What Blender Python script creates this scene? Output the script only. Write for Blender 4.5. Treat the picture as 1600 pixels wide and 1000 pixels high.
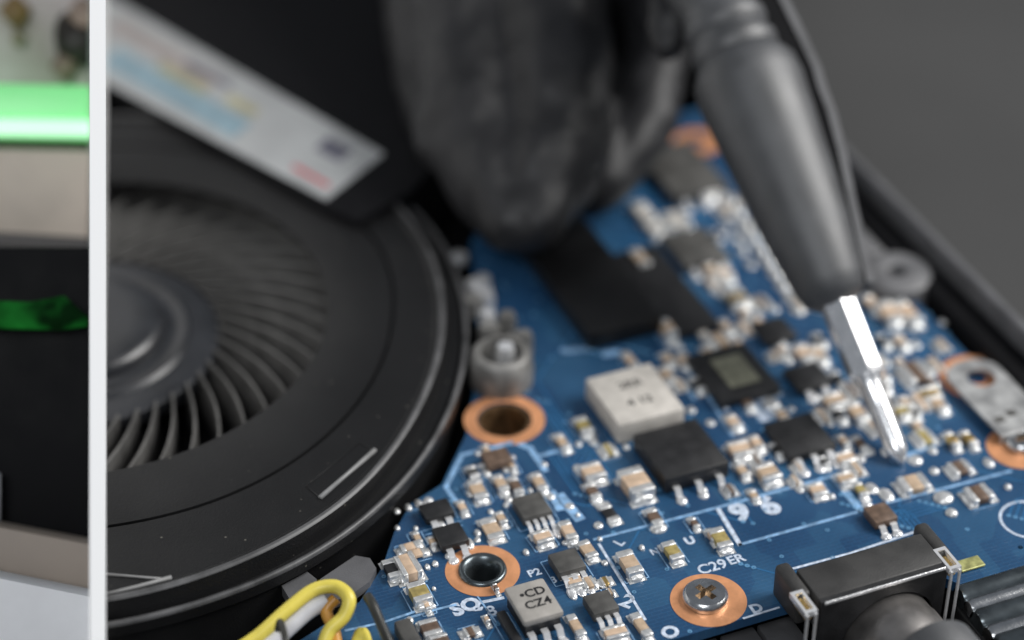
import bpy, bmesh, math, random
from mathutils import Vector, Matrix, Euler
R = math.radians
rnd = random.Random(7)
for o in list(bpy.data.objects): bpy.data.objects.remove(o)
S = bpy.context.scene
S.unit_settings.scale_length = 0.01            # one unit is one centimetre
COL = S.collection

# ---------------------------------------------------------------- camera
EL, AZ, FPX, DIST = R(36), R(67.7), 3500.0, 26.27
F = Vector((math.cos(AZ), math.sin(AZ), 0))
fwd = (F*math.cos(EL) - Vector((0, 0, 1))*math.sin(EL)).normalized()
right = Vector((math.sin(AZ), -math.cos(AZ), 0))
up = right.cross(fwd).normalized()
CAM = -fwd*DIST
cd = bpy.data.cameras.new('camera'); cam = bpy.data.objects.new('camera', cd); COL.objects.link(cam)
cam.matrix_world = Matrix.Translation(CAM) @ Matrix((right, up, -fwd)).transposed().to_4x4()
cd.sensor_width = 36; cd.lens = 36*FPX/1600; cd.clip_start = 0.5; cd.clip_end = 2000
cd.dof.use_dof = True; cd.dof.focus_distance = 22.5; cd.dof.aperture_fstop = 0.092
cd.dof.aperture_blades = 0
S.camera = cam

# ---------------------------------------------------------------- light
W = bpy.data.worlds.new('World'); S.world = W; W.use_nodes = True
bg = W.node_tree.nodes['Background']; bg.inputs[0].default_value = (0.80, 0.88, 1.0, 1); bg.inputs[1].default_value = 0.20
def area(name, loc, target, size, power, col=(1, 1, 1), sy=None):
    l = bpy.data.lights.new(name, 'AREA'); l.energy = power; l.size = size; l.color = col
    if sy: l.shape = 'RECTANGLE'; l.size_y = sy
    o = bpy.data.objects.new(name, l); COL.objects.link(o); o.location = loc
    o.rotation_euler = (Vector(target)-Vector(loc)).to_track_quat('-Z', 'Y').to_euler()
    return o
# placed relative to the view: right / away / up in centimetres
def rel(r, a, u): return right*r + F*a + Vector((0, 0, u))
area('window_light', rel(44, 6, 40), (2, 0, 0), 34, 46000, (1, 0.985, 0.96), 34)
area('front_light', rel(-8, -46, 46), (0, 0, 0), 22, 12500, (0.96, 0.98, 1.0), 16)
vs = S.view_settings; vs.view_transform = 'Standard'; vs.look = 'None'; vs.exposure = 0; vs.gamma = 1

# ---------------------------------------------------------------- helpers
def ray(px, py): return (fwd + right*((px-800)/FPX) - up*((py-500)/FPX))
def at(px, py, z=0.0):
    r = ray(px, py); return CAM + r*((z-CAM.z)/r.z)
def atd(px, py, d): return CAM + ray(px, py)*d
def depth(p): return (p-CAM).dot(fwd)

def mat(name, col, rough=0.5, metal=0.0, var=0.0, vscale=3.0, bump=0.0, bscale=40.0, col2=None, spec=0.5, coat=0.0, emit=None, es=0):
    m = bpy.data.materials.new(name); m.use_nodes = True; nt = m.node_tree; b = nt.nodes['Principled BSDF']
    b.inputs['Base Color'].default_value = (*col, 1); b.inputs['Roughness'].default_value = rough
    b.inputs['Metallic'].default_value = metal; b.inputs['Specular IOR Level'].default_value = spec
    b.inputs['Coat Weight'].default_value = coat
    tc = nt.nodes.new('ShaderNodeTexCoord')
    if var or col2:
        n = nt.nodes.new('ShaderNodeTexNoise'); n.inputs['Scale'].default_value = vscale; n.inputs['Detail'].default_value = 6
        nt.links.new(tc.outputs['Object'], n.inputs['Vector'])
        r = nt.nodes.new('ShaderNodeValToRGB'); r.color_ramp.elements[0].position = .35; r.color_ramp.elements[1].position = .65
        c2 = col2 or tuple(min(1, c*(1+var)) for c in col)
        c1 = col if col2 else tuple(c*(1-var) for c in col)
        r.color_ramp.elements[0].color = (*c1, 1); r.color_ramp.elements[1].color = (*c2, 1)
        nt.links.new(n.outputs['Fac'], r.inputs['Fac']); nt.links.new(r.outputs['Color'], b.inputs['Base Color'])
        mr = nt.nodes.new('ShaderNodeMapRange'); mr.inputs['To Min'].default_value = rough*.8; mr.inputs['To Max'].default_value = min(1, rough*1.25)
        nt.links.new(n.outputs['Fac'], mr.inputs['Value']); nt.links.new(mr.outputs['Result'], b.inputs['Roughness'])
    if bump:
        n2 = nt.nodes.new('ShaderNodeTexNoise'); n2.inputs['Scale'].default_value = bscale; n2.inputs['Detail'].default_value = 4
        nt.links.new(tc.outputs['Object'], n2.inputs['Vector'])
        bp = nt.nodes.new('ShaderNodeBump'); bp.inputs['Strength'].default_value = 1; bp.inputs['Distance'].default_value = bump
        nt.links.new(n2.outputs['Fac'], bp.inputs['Height']); nt.links.new(bp.outputs['Normal'], b.inputs['Normal'])
    if emit:
        b.inputs['Emission Color'].default_value = (*emit, 1); b.inputs['Emission Strength'].default_value = es
    return m

M = {}
M['tan'] = mat('tan_ceramic', (.46, .34, .235), .5, var=.2, vscale=9)
M['peach'] = mat('peach_ceramic', (.56, .41, .29), .5, var=.2, vscale=9)
M['olive'] = mat('olive_ceramic', (.34, .27, .10), .4, var=.3, vscale=12)
M['brown'] = mat('brown_ceramic', (.13, .085, .06), .45, var=.3, vscale=12)
M['gold'] = mat('gold_plating', (.75, .52, .20), .28, .9, var=.2, vscale=12)
M['chip'] = mat('black_epoxy', (.015, .015, .016), .45, var=.25, vscale=6, bump=.003, bscale=60)
M['chipgrey'] = mat('worn_grey_epoxy', (.07, .068, .064), .5, var=.3, vscale=5, bump=.003, bscale=60)
M['ferrite'] = mat('grey_ferrite', (.50, .47, .43), .5, var=.10, vscale=6, bump=.003, bscale=70)
M['ferrite2'] = mat('dark_grey_ferrite', (.33, .31, .285), .5, var=.12, vscale=6, bump=.004, bscale=70)
M['solder'] = mat('solder', (.80, .80, .79), .30, .7, var=.12, vscale=14, bump=.012, bscale=14)
M['tin'] = mat('tinned_lead', (.88, .88, .89), .25, .6, bump=.004, bscale=20)
M['silk'] = mat('silkscreen_ink', (.50, .57, .68), .6, var=.25, vscale=20)
M['silkblue'] = mat('thin_silkscreen_ink', (.21, .37, .58), .5, var=.35, vscale=12)
M['copper'] = mat('bare_copper', (.80, .37, .18), .36, .45, var=.16, vscale=4, bump=.004, bscale=22)
M['steel'] = mat('steel', (.55, .56, .57), .25, 1, var=.1, vscale=8, bump=.003, bscale=30)
M['darksteel'] = mat('dark_steel', (.13, .15, .16), .28, .9, var=.2, vscale=5)
M['brass'] = mat('brown_brass', (.20, .12, .06), .35, .8, var=.4, vscale=8)
M['die'] = mat('olive_die', (.20, .20, .15), .35, .2, var=.2, vscale=8)
M['void'] = mat('black_plastic', (.004, .004, .005), .6, var=.2, spec=.15)
M['matte'] = mat('matte_black_plastic', (.012, .012, .013), .5, var=.25, vscale=2, bump=.004, bscale=60, spec=.4)
M['rim'] = mat('case_rim_plastic', (.10, .10, .105), .45, var=.15, vscale=3, bump=.003, bscale=80)
M['table'] = mat('dark_grey_tabletop', (.054, .054, .054), .75, var=.07, vscale=.25, bump=.004, bscale=9, spec=.25)
M['yellow'] = mat('yellow_insulation', (.72, .60, .10), .38, var=.12, vscale=3)
M['orange'] = mat('orange_insulation', (.62, .30, .05), .38, var=.2, vscale=3)
M['whitewire'] = mat('white_insulation', (.55, .55, .57), .4, var=.1)
M['blackwire'] = mat('black_insulation', (.03, .03, .026), .35, var=.3)
M['white'] = mat('white_acrylic', (.94, .94, .94), .6, spec=.3)

# blue solder mask with copper showing faintly under it
m = bpy.data.materials.new('blue_solder_mask'); m.use_nodes = True; nt = m.node_tree; b = nt.nodes['Principled BSDF']
tc = nt.nodes.new('ShaderNodeTexCoord')
n1 = nt.nodes.new('ShaderNodeTexNoise'); n1.inputs['Scale'].default_value = .7; n1.inputs['Detail'].default_value = 3
vo = nt.nodes.new('ShaderNodeTexVoronoi'); vo.inputs['Scale'].default_value = 2.2; vo.distance = 'CHEBYCHEV'
wv = nt.nodes.new('ShaderNodeTexBrick'); wv.inputs['Scale'].default_value = 5; wv.inputs['Mortar Size'].default_value = .03
for t in (n1, vo, wv): nt.links.new(tc.outputs['Object'], t.inputs['Vector'])
r1 = nt.nodes.new('ShaderNodeValToRGB'); r1.color_ramp.elements[0].position = .35; r1.color_ramp.elements[1].position = .7
r1.color_ramp.elements[0].color = (.013, .050, .118, 1); r1.color_ramp.elements[1].color = (.028, .090, .185, 1)
nt.links.new(n1.outputs['Fac'], r1.inputs['Fac'])
r2 = nt.nodes.new('ShaderNodeValToRGB'); r2.color_ramp.interpolation = 'CONSTANT'
r2.color_ramp.elements[0].color = (.8, .8, .85, 1); r2.color_ramp.elements[1].position = .45; r2.color_ramp.elements[1].color = (1.25, 1.2, 1.1, 1)
nt.links.new(vo.outputs['Color'], r2.inputs['Fac'])
mx = nt.nodes.new('ShaderNodeMix'); mx.data_type = 'RGBA'; mx.blend_type = 'MULTIPLY'; mx.inputs['Factor'].default_value = .6
nt.links.new(r1.outputs['Color'], mx.inputs['A']); nt.links.new(r2.outputs['Color'], mx.inputs['B'])
mx2 = nt.nodes.new('ShaderNodeMix'); mx2.data_type = 'RGBA'; mx2.inputs['B'].default_value = (.02, .16, .36, 1)
mm = nt.nodes.new('ShaderNodeMath'); mm.operation = 'MULTIPLY'; mm.inputs[1].default_value = .12
nt.links.new(wv.outputs['Fac'], mm.inputs[0]); nt.links.new(mm.outputs[0], mx2.inputs['Factor']); nt.links.new(mx.outputs['Result'], mx2.inputs['A'])
nt.links.new(mx2.outputs['Result'], b.inputs['Base Color'])
b.inputs['Roughness'].default_value = .27; b.inputs['Specular IOR Level'].default_value = .5
bp = nt.nodes.new('ShaderNodeBump'); bp.inputs['Distance'].default_value = .001; bp.inputs['Strength'].default_value = 1
nt.links.new(wv.outputs['Fac'], bp.inputs['Height']); nt.links.new(bp.outputs['Normal'], b.inputs['Normal'])
M['pcb'] = m

# dusty fan plastic
m = bpy.data.materials.new('dusty_fan_plastic'); m.use_nodes = True; nt = m.node_tree; b = nt.nodes['Principled BSDF']
tc = nt.nodes.new('ShaderNodeTexCoord')
n1 = nt.nodes.new('ShaderNodeTexNoise'); n1.inputs['Scale'].default_value = 1.3; n1.inputs['Detail'].default_value = 8
v = nt.nodes.new('ShaderNodeTexVoronoi'); v.inputs['Scale'].default_value = 5.5; v.inputs['Randomness'].default_value = 1
for t in (n1, v): nt.links.new(tc.outputs['Object'], t.inputs['Vector'])
r1 = nt.nodes.new('ShaderNodeValToRGB'); r1.color_ramp.elements[0].position = .3; r1.color_ramp.elements[1].position = .75
r1.color_ramp.elements[0].color = (.005, .005, .0055, 1); r1.color_ramp.elements[1].color = (.010, .010, .0105, 1)
nt.links.new(n1.outputs['Fac'], r1.inputs['Fac'])
r2 = nt.nodes.new('ShaderNodeValToRGB'); r2.color_ramp.elements[0].position = .04; r2.color_ramp.elements[0].color = (.8, .8, .8, 1)
r2.color_ramp.elements[1].position = .09; r2.color_ramp.elements[1].color = (0, 0, 0, 1)
nt.links.new(v.outputs['Distance'], r2.inputs['Fac'])
mx = nt.nodes.new('ShaderNodeMix'); mx.data_type = 'RGBA'; mx.inputs['B'].default_value = (.11, .105, .09, 1)
nt.links.new(r2.outputs['Color'], mx.inputs['Factor']); nt.links.new(r1.outputs['Color'], mx.inputs['A']); nt.links.new(mx.outputs['Result'], b.inputs['Base Color'])
b.inputs['Roughness'].default_value = .48; b.inputs['Specular IOR Level'].default_value = .3
n2 = nt.nodes.new('ShaderNodeTexNoise'); n2.inputs['Scale'].default_value = 45; nt.links.new(tc.outputs['Object'], n2.inputs['Vector'])
bp = nt.nodes.new('ShaderNodeBump'); bp.inputs['Distance'].default_value = .004; bp.inputs['Strength'].default_value = 1
nt.links.new(n2.outputs['Fac'], bp.inputs['Height']); nt.links.new(bp.outputs['Normal'], b.inputs['Normal'])
M['fan'] = m
M['hub'] = mat('fan_hub_plastic', (.014, .015, .018), .32, spec=.7, var=.3, vscale=2, bump=.002, bscale=50)
M['rimglint'] = mat('painted_rim_highlight', (.07, .07, .072), .42, var=.4, vscale=3)  # lighter plastic that paints the rim's edge highlights into the colour
M['blade'] = mat('fan_blade_plastic', (.095, .093, .09), .45, var=.3, vscale=3)
M['handle'] = mat('grey_black_handle', (.045, .047, .051), .50, var=.25, vscale=2, bump=.004, bscale=45, spec=1.0)
M['glove'] = mat('black_nitrile_glove', (.011, .011, .0125), .52, var=.25, vscale=1.2, spec=.45)

def link(name, me, m, parent=None, loc=None):
    me.name = name
    o = bpy.data.objects.new(name, me); COL.objects.link(o)
    if m and not me.materials: me.materials.append(m)
    if parent: o.parent = parent
    if loc is not None: o.location = loc
    return o
def fin(name, bm, m, parent=None, smooth=False, loc=None, angle=None):
    bmesh.ops.recalc_face_normals(bm, faces=bm.faces)
    me = bpy.data.meshes.new(name); bm.to_mesh(me); bm.free()
    if smooth:
        me.polygons.foreach_set('use_smooth', [True]*len(me.polygons))
        if angle: me.set_sharp_from_angle(angle=R(angle))
    return link(name, me, m, parent, loc)
def thing(name, label, cat, loc=(0, 0, 0), group=None, kind=None):
    o = bpy.data.objects.new(name, None); COL.objects.link(o); o.location = loc; o.empty_display_size = .2
    return tag(o, label, cat, group, kind)
def tag(o, label=None, cat=None, group=None, kind=None):
    if label: o['label'] = label
    if cat: o['category'] = cat
    if group: o['group'] = group
    if kind: o['kind'] = kind
    return o
def box(bm, x0, x1, y0, y1, z0, z1, bev=0, seg=2, mtx=None):
    r = bmesh.ops.create_cube(bm, size=1)
    vs = r['verts']
    for v in vs:
        v.co = Vector(((x0+x1)/2+v.co.x*(x1-x0), (y0+y1)/2+v.co.y*(y1-y0), (z0+z1)/2+v.co.z*(z1-z0)))
    if bev:
        es = list({e for v in vs for e in v.link_edges})
        q = bmesh.ops.bevel(bm, geom=es, offset=bev, segments=seg, affect='EDGES', profile=.5)
        vs = list({v for f in q['faces'] for v in f.verts} | {v for v in vs if v.is_valid})
    if mtx is not None:
        for v in vs: v.co = mtx @ v.co
    return vs
def lathe(bm, prof, n=48, mtx=None, closed=False):
    rings = []
    for (r, z) in prof:
        if r < 1e-5: rings.append([bm.verts.new((0, 0, z))])
        else: rings.append([bm.verts.new((r*math.cos(2*math.pi*i/n), r*math.sin(2*math.pi*i/n), z)) for i in range(n)])
    for a, b in zip(rings, rings[1:]):
        for i in range(n):
            j = (i+1) % n
            if len(a) == 1 and len(b) == 1: continue
            if len(a) == 1: bm.faces.new((a[0], b[i], b[j]))
            elif len(b) == 1: bm.faces.new((a[i], a[j], b[0]))
            else: bm.faces.new((a[i], a[j], b[j], b[i]))
    vs = [v for r in rings for v in r]
    if mtx is not None:
        for v in vs: v.co = mtx @ v.co
    return vs
def tube(bm, pts, rad, n=10, cap=True, flat=1.0):
    pts = [Vector(p) for p in pts]; rr = rad if isinstance(rad, (list, tuple)) else [rad]*len(pts)
    rings = []; u = None
    for i, p in enumerate(pts):
        t = (pts[min(i+1, len(pts)-1)]-pts[max(i-1, 0)]).normalized()
        if u is None: u = t.orthogonal().normalized()
        u = (u - t*u.dot(t)).normalized(); w = t.cross(u)
        rings.append([bm.verts.new(p + (u*math.cos(2*math.pi*k/n) + w*math.sin(2*math.pi*k/n)*flat)*rr[i]) for k in range(n)])
    for a, b in zip(rings, rings[1:]):
        for k in range(n): bm.faces.new((a[k], a[(k+1) % n], b[(k+1) % n], b[k]))
    if cap: bm.faces.new(rings[0][::-1]); bm.faces.new(rings[-1])
def spline(pts, n=8):
    pts = [Vector(p) for p in pts]; out = []
    for i in range(len(pts)-1):
        p0, p1, p2, p3 = pts[max(i-1, 0)], pts[i], pts[i+1], pts[min(i+2, len(pts)-1)]
        for k in range(n):
            t = k/n
            out.append(.5*((2*p1)+(p2-p0)*t+(2*p0-5*p1+4*p2-p3)*t*t+(3*p1-p0-3*p2+p3)*t**3))
    out.append(pts[-1]); return out
def plate(bm, outer, holes, z0, z1):
    """solid plate with holes"""
    for z in (z1, z0):
        es = []
        for lp in [outer]+holes:
            vs = [bm.verts.new((p[0], p[1], z)) for p in lp]
            es += [bm.edges.new((vs[i], vs[(i+1) % len(vs)])) for i in range(len(vs))]
        bmesh.ops.triangle_fill(bm, use_beauty=True, use_dissolve=False, edges=es)
    for lp in [outer]+holes:
        a = [bm.verts.new((p[0], p[1], z0)) for p in lp]; b_ = [bm.verts.new((p[0], p[1], z1)) for p in lp]
        for i in range(len(lp)):
            j = (i+1) % len(lp); bm.faces.new((a[i], a[j], b_[j], b_[i]))
    bmesh.ops.remove_doubles(bm, verts=bm.verts, dist=1e-5)
def circ(c, r, n=40): return [(c[0]+r*math.cos(2*math.pi*i/n), c[1]+r*math.sin(2*math.pi*i/n)) for i in range(n)]
def SX(py): return 142*(1+(py-900)/2300)   # pixels per centimetre along the board's long side
def SY(py): return 94*(1+(py-900)/1400)

# ---------------------------------------------------------------- setting
bm = bmesh.new(); box(bm, -400, 400, -400, 500, -1.3, -1.1)
tag(fin('table_top', bm, M['table']), kind='structure')

# ---------------------------------------------------------------- laptop case
XR = at(1455, 372, .42).x
case = thing('laptop_case', 'open black laptop base with a raised thin rim on the dark grey table', 'laptop case', (XR, 0, -1.1))
def cfin(name, bm, m, par=case, **k):
    o = fin(name, bm, m, None, **k); o.parent = par; o.matrix_parent_inverse = Matrix.Translation(-par.location); return o
bm = bmesh.new(); box(bm, -14, XR-.02, -9, 17, -1.1, -.62)
cfin('floor_tray', bm, M['void'])
bm = bmesh.new(); box(bm, XR-.02, XR+.12, -9, 17, -1.1, .42, .05, 3)
cfin('rim', bm, M['rim'], smooth=True, angle=50)
bm = bmesh.new(); box(bm, XR-.36, XR-.022, -9, 17, -.62, .16, .03)
cfin('inner_ledge', bm, M['void'], smooth=True, angle=50)
# moulded screw boss by the ledge
c = at(1402, 420, .2)
bm = bmesh.new()
M['boss'] = mat('boss_plastic', (.13, .13, .135), .5, var=.15)
pr = [(.11, -.1), (.11, .17), (.16, .2), (.36, .2), (.43, .15), (.45, .0), (.45, -.6)]
lathe(bm, pr, 40, Matrix.Translation((c.x, c.y, 0)))
cfin('screw_boss', bm, M['boss'], smooth=True, angle=45)
bm = bmesh.new(); q = at(1352, 372, .14)
box(bm, q.x-.18, q.x+.12, q.y-.3, q.y+.9, -.6, .12, .04); cfin('boss_rib', bm, M['boss'], smooth=True, angle=50)

# ---------------------------------------------------------------- circuit board
H1, H2, H3, H4 = at(788, 656), at(754, 892), at(1107, 938), at(1593, 700)
outline_px = [(735, 380), (748, 520), (738, 620), (728, 680), (690, 757), (642, 787), (616, 832), (598, 885), (562, 940), (470, 1000), (300, 1080),
              (700, 1100), (1067, 995), (1217, 950), (1440, 888), (1500, 913), (1760, 838)]
outl = [at(x, y) for x, y in outline_px]
XB = at(1490, 530).x
outl = [(p.x, p.y) for p in outl]
pr_ = at(1760, 838)
outl[-1] = (XB, pr_.y - (pr_.x-XB)*0)
YB = at(1085, 172).y
outl += [(XB, YB), (at(820, 240).x, YB)]
board = thing('circuit_board', 'blue circuit board crowded with chips and capacitors inside the open laptop', 'circuit board')
bm = bmesh.new()
plate(bm, outl, [circ(H1, .30), circ(H2, .235), circ(H3, .1)], -.12, 0)
fin('board_substrate', bm, M['pcb'], board)
def ring(c, ri, ro, name='copper_pad', m='copper', z=.005):
    bm = bmesh.new(); lathe(bm, [(ri, .001), (ri, z), (ro, z), (ro, .001)], 56); return fin(name, bm, M[m], board, smooth=True, angle=30, loc=(c.x, c.y, 0))
ring(H1, .305, .45); ring(H2, .235, .382); ring(H3, .1, .385); 
c9 = at(1525, 590); ring(c9, .12, .42)
ring(H4, .1, .36)
ring(at(1090, 222), .1, .33)
# sleeves in the open holes
bm = bmesh.new(); lathe(bm, [(.298, -.6), (.298, -.01), (.25, -.02), (.22, -.10), (.20, -.5), (.10, -.52), (0, -.50)], 40)
fin('standoff', bm, M['brass'], board, smooth=True, angle=40, loc=(H1.x, H1.y, 0))['label'] = 'brown brass sleeve deep in the largest copper ringed hole'
bm = bmesh.new(); lathe(bm, [(.25, .006), (.24, .035), (.215, .045), (.18, .02), (.145, -.05), (.135, -.12), (.135, -.6), (0, -.6)], 48)
fin('standoff', bm, M['darksteel'], board, smooth=True, angle=60, loc=(H2.x, H2.y, 0))

# silkscreen lines, laid 0.004 above the mask
def sline(pts, w=.02, m='silkblue', name='printed_line'):
    P = [at(x, y, .004) for x, y in pts]; bm = bmesh.new()
    for a, b_ in zip(P, P[1:]):
        t = (b_-a).normalized(); nn = Vector((-t.y, t.x, 0))*w/2; a2 = a-t*w*.3; b2 = b_+t*w*.3
        vs = [bm.verts.new(v) for v in (a2-nn, b2-nn, b2+nn, a2+nn)]; bm.faces.new(vs)
        bmesh.ops.translate(bm, verts=vs, vec=(0, 0, .0006*(P.index(a) % 5)))
    return fin(name, bm, M[m], board)
sline([(928, 843), (1125, 792), (1300, 744)], .035); sline([(1155, 851), (1343, 799)], .035)
sline([(1122, 795), (1156, 851)], .05, 'silk'); sline([(1302, 744), (1345, 797)], .09)
sline([(1380, 787), (1480, 762), (1580, 736)], .035); sline([(936, 850), (1008, 968)], .03, 'silk')
sline([(634, 967), (682, 952), (712, 945)], .03); sline([(748, 942), (786, 934)], .04, 'silk'); sline([(745, 930), (775, 972)], .018)
sline([(1240, 888), (1330, 864), (1445, 826)], .03, 'silk'); sline([(1162, 966), (1217, 949)], .025, 'silk')
sline([(728, 806), (697, 761), (722, 711), (800, 692)], .055); sline([(810, 693), (828, 700), (852, 735)], .07)
sline([(845, 712), (880, 702)], .05); sline([(540, 985), (600, 972), (650, 955)], .03)
sline([(1395, 720), (1475, 690)], .05); sline([(1090, 560), (1135, 640)], .06, 'silk'); sline([(1085, 625), (1060, 590)], .03)
sline([(1060, 560), (1110, 625), (1145, 680)], .04)
sline([(880, 548), (925, 545)], .10); sline([(945, 553), (965, 550)], .12); sline([(1168, 625), (1195, 655)], .12, 'silk')
sline([(1190, 620), (1210, 650)], .10, 'silk');
sline([(1400, 560), (1420, 590)], .06)
sline([(875, 775), (905, 810)], .12); sline([(862, 770), (875, 795)], .10); 
for (x, y, r) in [(1606, 812, .30)]:
    c = at(x, y); ring(c, r-.03, r, 'printed_circle', 'silk', .003)
FNT = None
def text(s, px, py, size, m='silk', z=.004, name='printed_number', par=board, rot=0, off=.004):
    cu = bpy.data.curves.new('t', 'FONT'); cu.body = s; cu.size = size; cu.align_x = 'CENTER'; cu.align_y = 'CENTER'; cu.offset = off; cu.resolution_u = 3
    to = bpy.data.objects.new('t', cu); COL.objects.link(to)
    me = bpy.data.meshes.new_from_object(to.evaluated_get(bpy.context.evaluated_depsgraph_get()))
    bpy.data.objects.remove(to)
    p = at(px, py, z); o = link(name, me, M[m], par, p); o.rotation_euler.z = rot; return o
text('9', 1157, 801, .38, off=.02); text('6', 1203, 791, .38, off=.02)
text('C29', 1113, 886, .19); text('ER', 1150, 874, .17); text('D', 1182, 951, .17, off=.008); text('O', 1048, 988, .22, off=.01, rot=.3)
text('SQ', 728, 948, .24, off=.012, rot=.1); text('2', 980, 940, .26, off=.008, rot=-.9); text('U', 1078, 845, .15, off=.008)
text('N', 1023, 862, .12); text('L', 968, 848, .16, rot=.5); text('8', 768, 955, .2)
text('31', 870, 905, .13, off=.003); text('P2', 835, 895, .14)

def solder_blob(bm, x, y, rx, ry, h):
    prof = [(1, 0), (.96, .3), (.8, .65), (.5, .9), (0, 1)]
    vs = lathe(bm, prof, 12)
    for v in vs: v.co = Vector((x+v.co.x*rx, y+v.co.y*ry, .002+v.co.z*h))
used = [(1158, 800, 24), (1203, 790, 24), (1130, 880, 30), (1080, 845, 16), (728, 948, 22), (1182, 951, 14), (1410, 720, 30)]
def rotz(a): return Matrix.Rotation(a, 4, 'Z')
# chip: centre of the top face in the photograph, size in px along the two board directions, height in cm
def chip(px, py, w, d, h, m='chip', front=0, back=0, side=0, bev=.015, lead=.14, rot=0, name='chip', under=False, label=None, z0=.02):
    p = at(px, py, h); w = w/SX(py); d = d/SY(py); used.append((px, py, max(w*60, 18)))
    bm = bmesh.new(); box(bm, -w/2, w/2, -d/2, d/2, z0, h, bev, 2)
    o = fin(name, bm, M[m], board, smooth=True, angle=40, loc=(p.x, p.y, 0)); o.rotation_euler.z = rot
    if label: o['label'] = label
    hz = min(h*.5, .08)
    for (n, s) in ((front, -1), (back, 1)):
        for i in range(n):
            x = (i+.5)/n*w-w/2; wd = min(w/n*.28, .035)
            bm = bmesh.new()
            P = [Vector((0, s*(d/2-.02), hz)), Vector((0, s*(d/2+lead*.3), hz)), Vector((0, s*(d/2+lead*.55), .018)), Vector((0, s*(d/2+lead), .014))]
            for k in range(3):
                a, b_ = P[k], P[k+1]
                vs = [bm.verts.new(a+Vector((sx*wd, 0, sz))) for sx, sz in ((-1, -.01), (1, -.01), (1, .01), (-1, .01))]
                v2 = [bm.verts.new(b_+Vector((sx*wd, 0, sz))) for sx, sz in ((-1, -.01), (1, -.01), (1, .01), (-1, .01))]
                for j in range(4): bm.faces.new((vs[j], vs[(j+1) % 4], v2[(j+1) % 4], v2[j]))
                if k == 2: bm.faces.new(v2)
                if k == 0: bm.faces.new(vs)
            solder_blob(bm, 0, s*(d/2+lead*.85), wd*1.7, lead*.4, .035)
            fin('pin', bm, M['tin'], o, smooth=True, angle=50, loc=(x, 0, 0))
    if side:
        for s in (-1, 1):
            for i in range(side):
                y = (i+.5)/side*d-d/2; bm = bmesh.new(); box(bm, s*(w/2-.01) if s > 0 else -w/2-.07, w/2+.07 if s > 0 else -w/2+.01, -.025, .025, .003, .05, .008)
                fin('pin', bm, M['tin'], o, smooth=True, angle=50, loc=(0, y, 0))
    return o
def cap(px, py, w, d, h, m='tan', axis='y', rot=0, name='capacitor', fillet=1.0, label=None, tm='solder'):
    """two-terminal part; size in px, axis = direction from one metal end to the other"""
    p = at(px, py, h); w = w/SX(py); d = d/SY(py); used.append((px, py, max(w, d)*70))
    L, Wd = (w, d) if axis == 'x' else (d, w)
    bm = bmesh.new(); box(bm, -L*.24, L*.24, -Wd/2+.004, Wd/2-.004, .012, h-.004, .008, 2)
    o = fin(name, bm, M[m], board, smooth=True, angle=40, loc=(p.x, p.y, 0)); o.rotation_euler.z = rot+(0 if axis == 'x' else math.pi/2)
    if label: o['label'] = label
    for s in (-1, 1):
        bm = bmesh.new(); a, b_ = sorted((s*L*.23, s*L*.5)); box(bm, a, b_, -Wd/2, Wd/2, .004, h, .014, 3)
        j = rnd.uniform(.8, 1.25)
        solder_blob(bm, s*L*.5, 0, .040*fillet*j+.008, Wd*.52, h*.55*min(1, .6+.4*j))
        box(bm, s*L*.5-.05, s*L*.5+.05, -Wd*.56, Wd*.56, .001, .008)
        fin('terminal', bm, M[tm], o, smooth=True, angle=60)
    return o
def pad(px, py, w, d, h=.03, m='solder', name='solder_joint', rot=0):
    p = at(px, py, h*.5); bm = bmesh.new(); solder_blob(bm, 0, 0, w/SX(py)/2, d/SY(py)/2, h)
    o = fin(name, bm, M[m], board, smooth=True, loc=(p.x, p.y, 0)); o.rotation_euler.z = rot; used.append((px, py, w*.6)); return o

# --- large parts
M['softblack'] = mat('smooth_black_block', (.006, .006, .0065), .4, var=.2, spec=.4)
chip(905, 412, 104, 165, .26, 'softblack', bev=.03, label='tall smooth black block under the gloved fingers')
chip(1036, 450, 72, 112, .13, 'chip', bev=.02)
cap(1000, 400, 16, 22, .16, 'tan', 'y'); cap(1046, 508, 12, 20, .18, 'peach', 'y')
chip(1086, 384, 66, 44, .12, 'chipgrey', front=3)
chip(1066, 262, 78, 62, .16, 'chipgrey', front=3)
o = chip(1145, 580, 92, 66, .13, 'chip', side=0, bev=.02, label='black chip with an olive window in its top')
bm = bmesh.new(); w, d = 46/SX(580)/2, 40/SY(580)/2; box(bm, -w+.03, w+.03, -d, d, .131, .137, .003); fin('die', bm, M['die'], o)
chip(1250, 678, 74, 48, .13, 'chip', front=3, lead=.2, bev=.015); 
chip(1262, 586, 52, 30, .11, 'chip', front=2)
chip(1210, 514, 48, 28, .1, 'chip', front=1)
o = chip(1064, 700, 98, 66, .22, 'chip', front=3, lead=.18, bev=.018, label='large black square chip in front of the pale grey inductor')
o = chip(992, 614, 100, 68, .30, 'ferrite', bev=.035, name='inductor', label='large pale grey square inductor with faint dark print', z0=.02)
for (tx, x, y, s) in (('2RR', 985, 600, .17), ('4 12', 1000, 626, .17)): text(tx, x, y, s, 'chipgrey', .302, 'printed_code', board, 0, .004)
o = chip(834, 936, 62, 52, .26, 'ferrite2', bev=.035, name='inductor', front=3, lead=.18, label='small grey inductor beside the steel sleeved hole', z0=.17)
bm = bmesh.new(); w, d = 62/SX(936)/2, 52/SY(936)/2; box(bm, -w+.03, w-.03, -d+.03, d-.03, .01, .172); fin('inductor_base', bm, M['chip'], o)
for (tx, x, y, s) in (('•CD', 832, 926, .15), ('CZ4', 841, 942, .15)): text(tx, x, y, s, 'chip', .262, 'printed_code', board, 0, .004)
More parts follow.
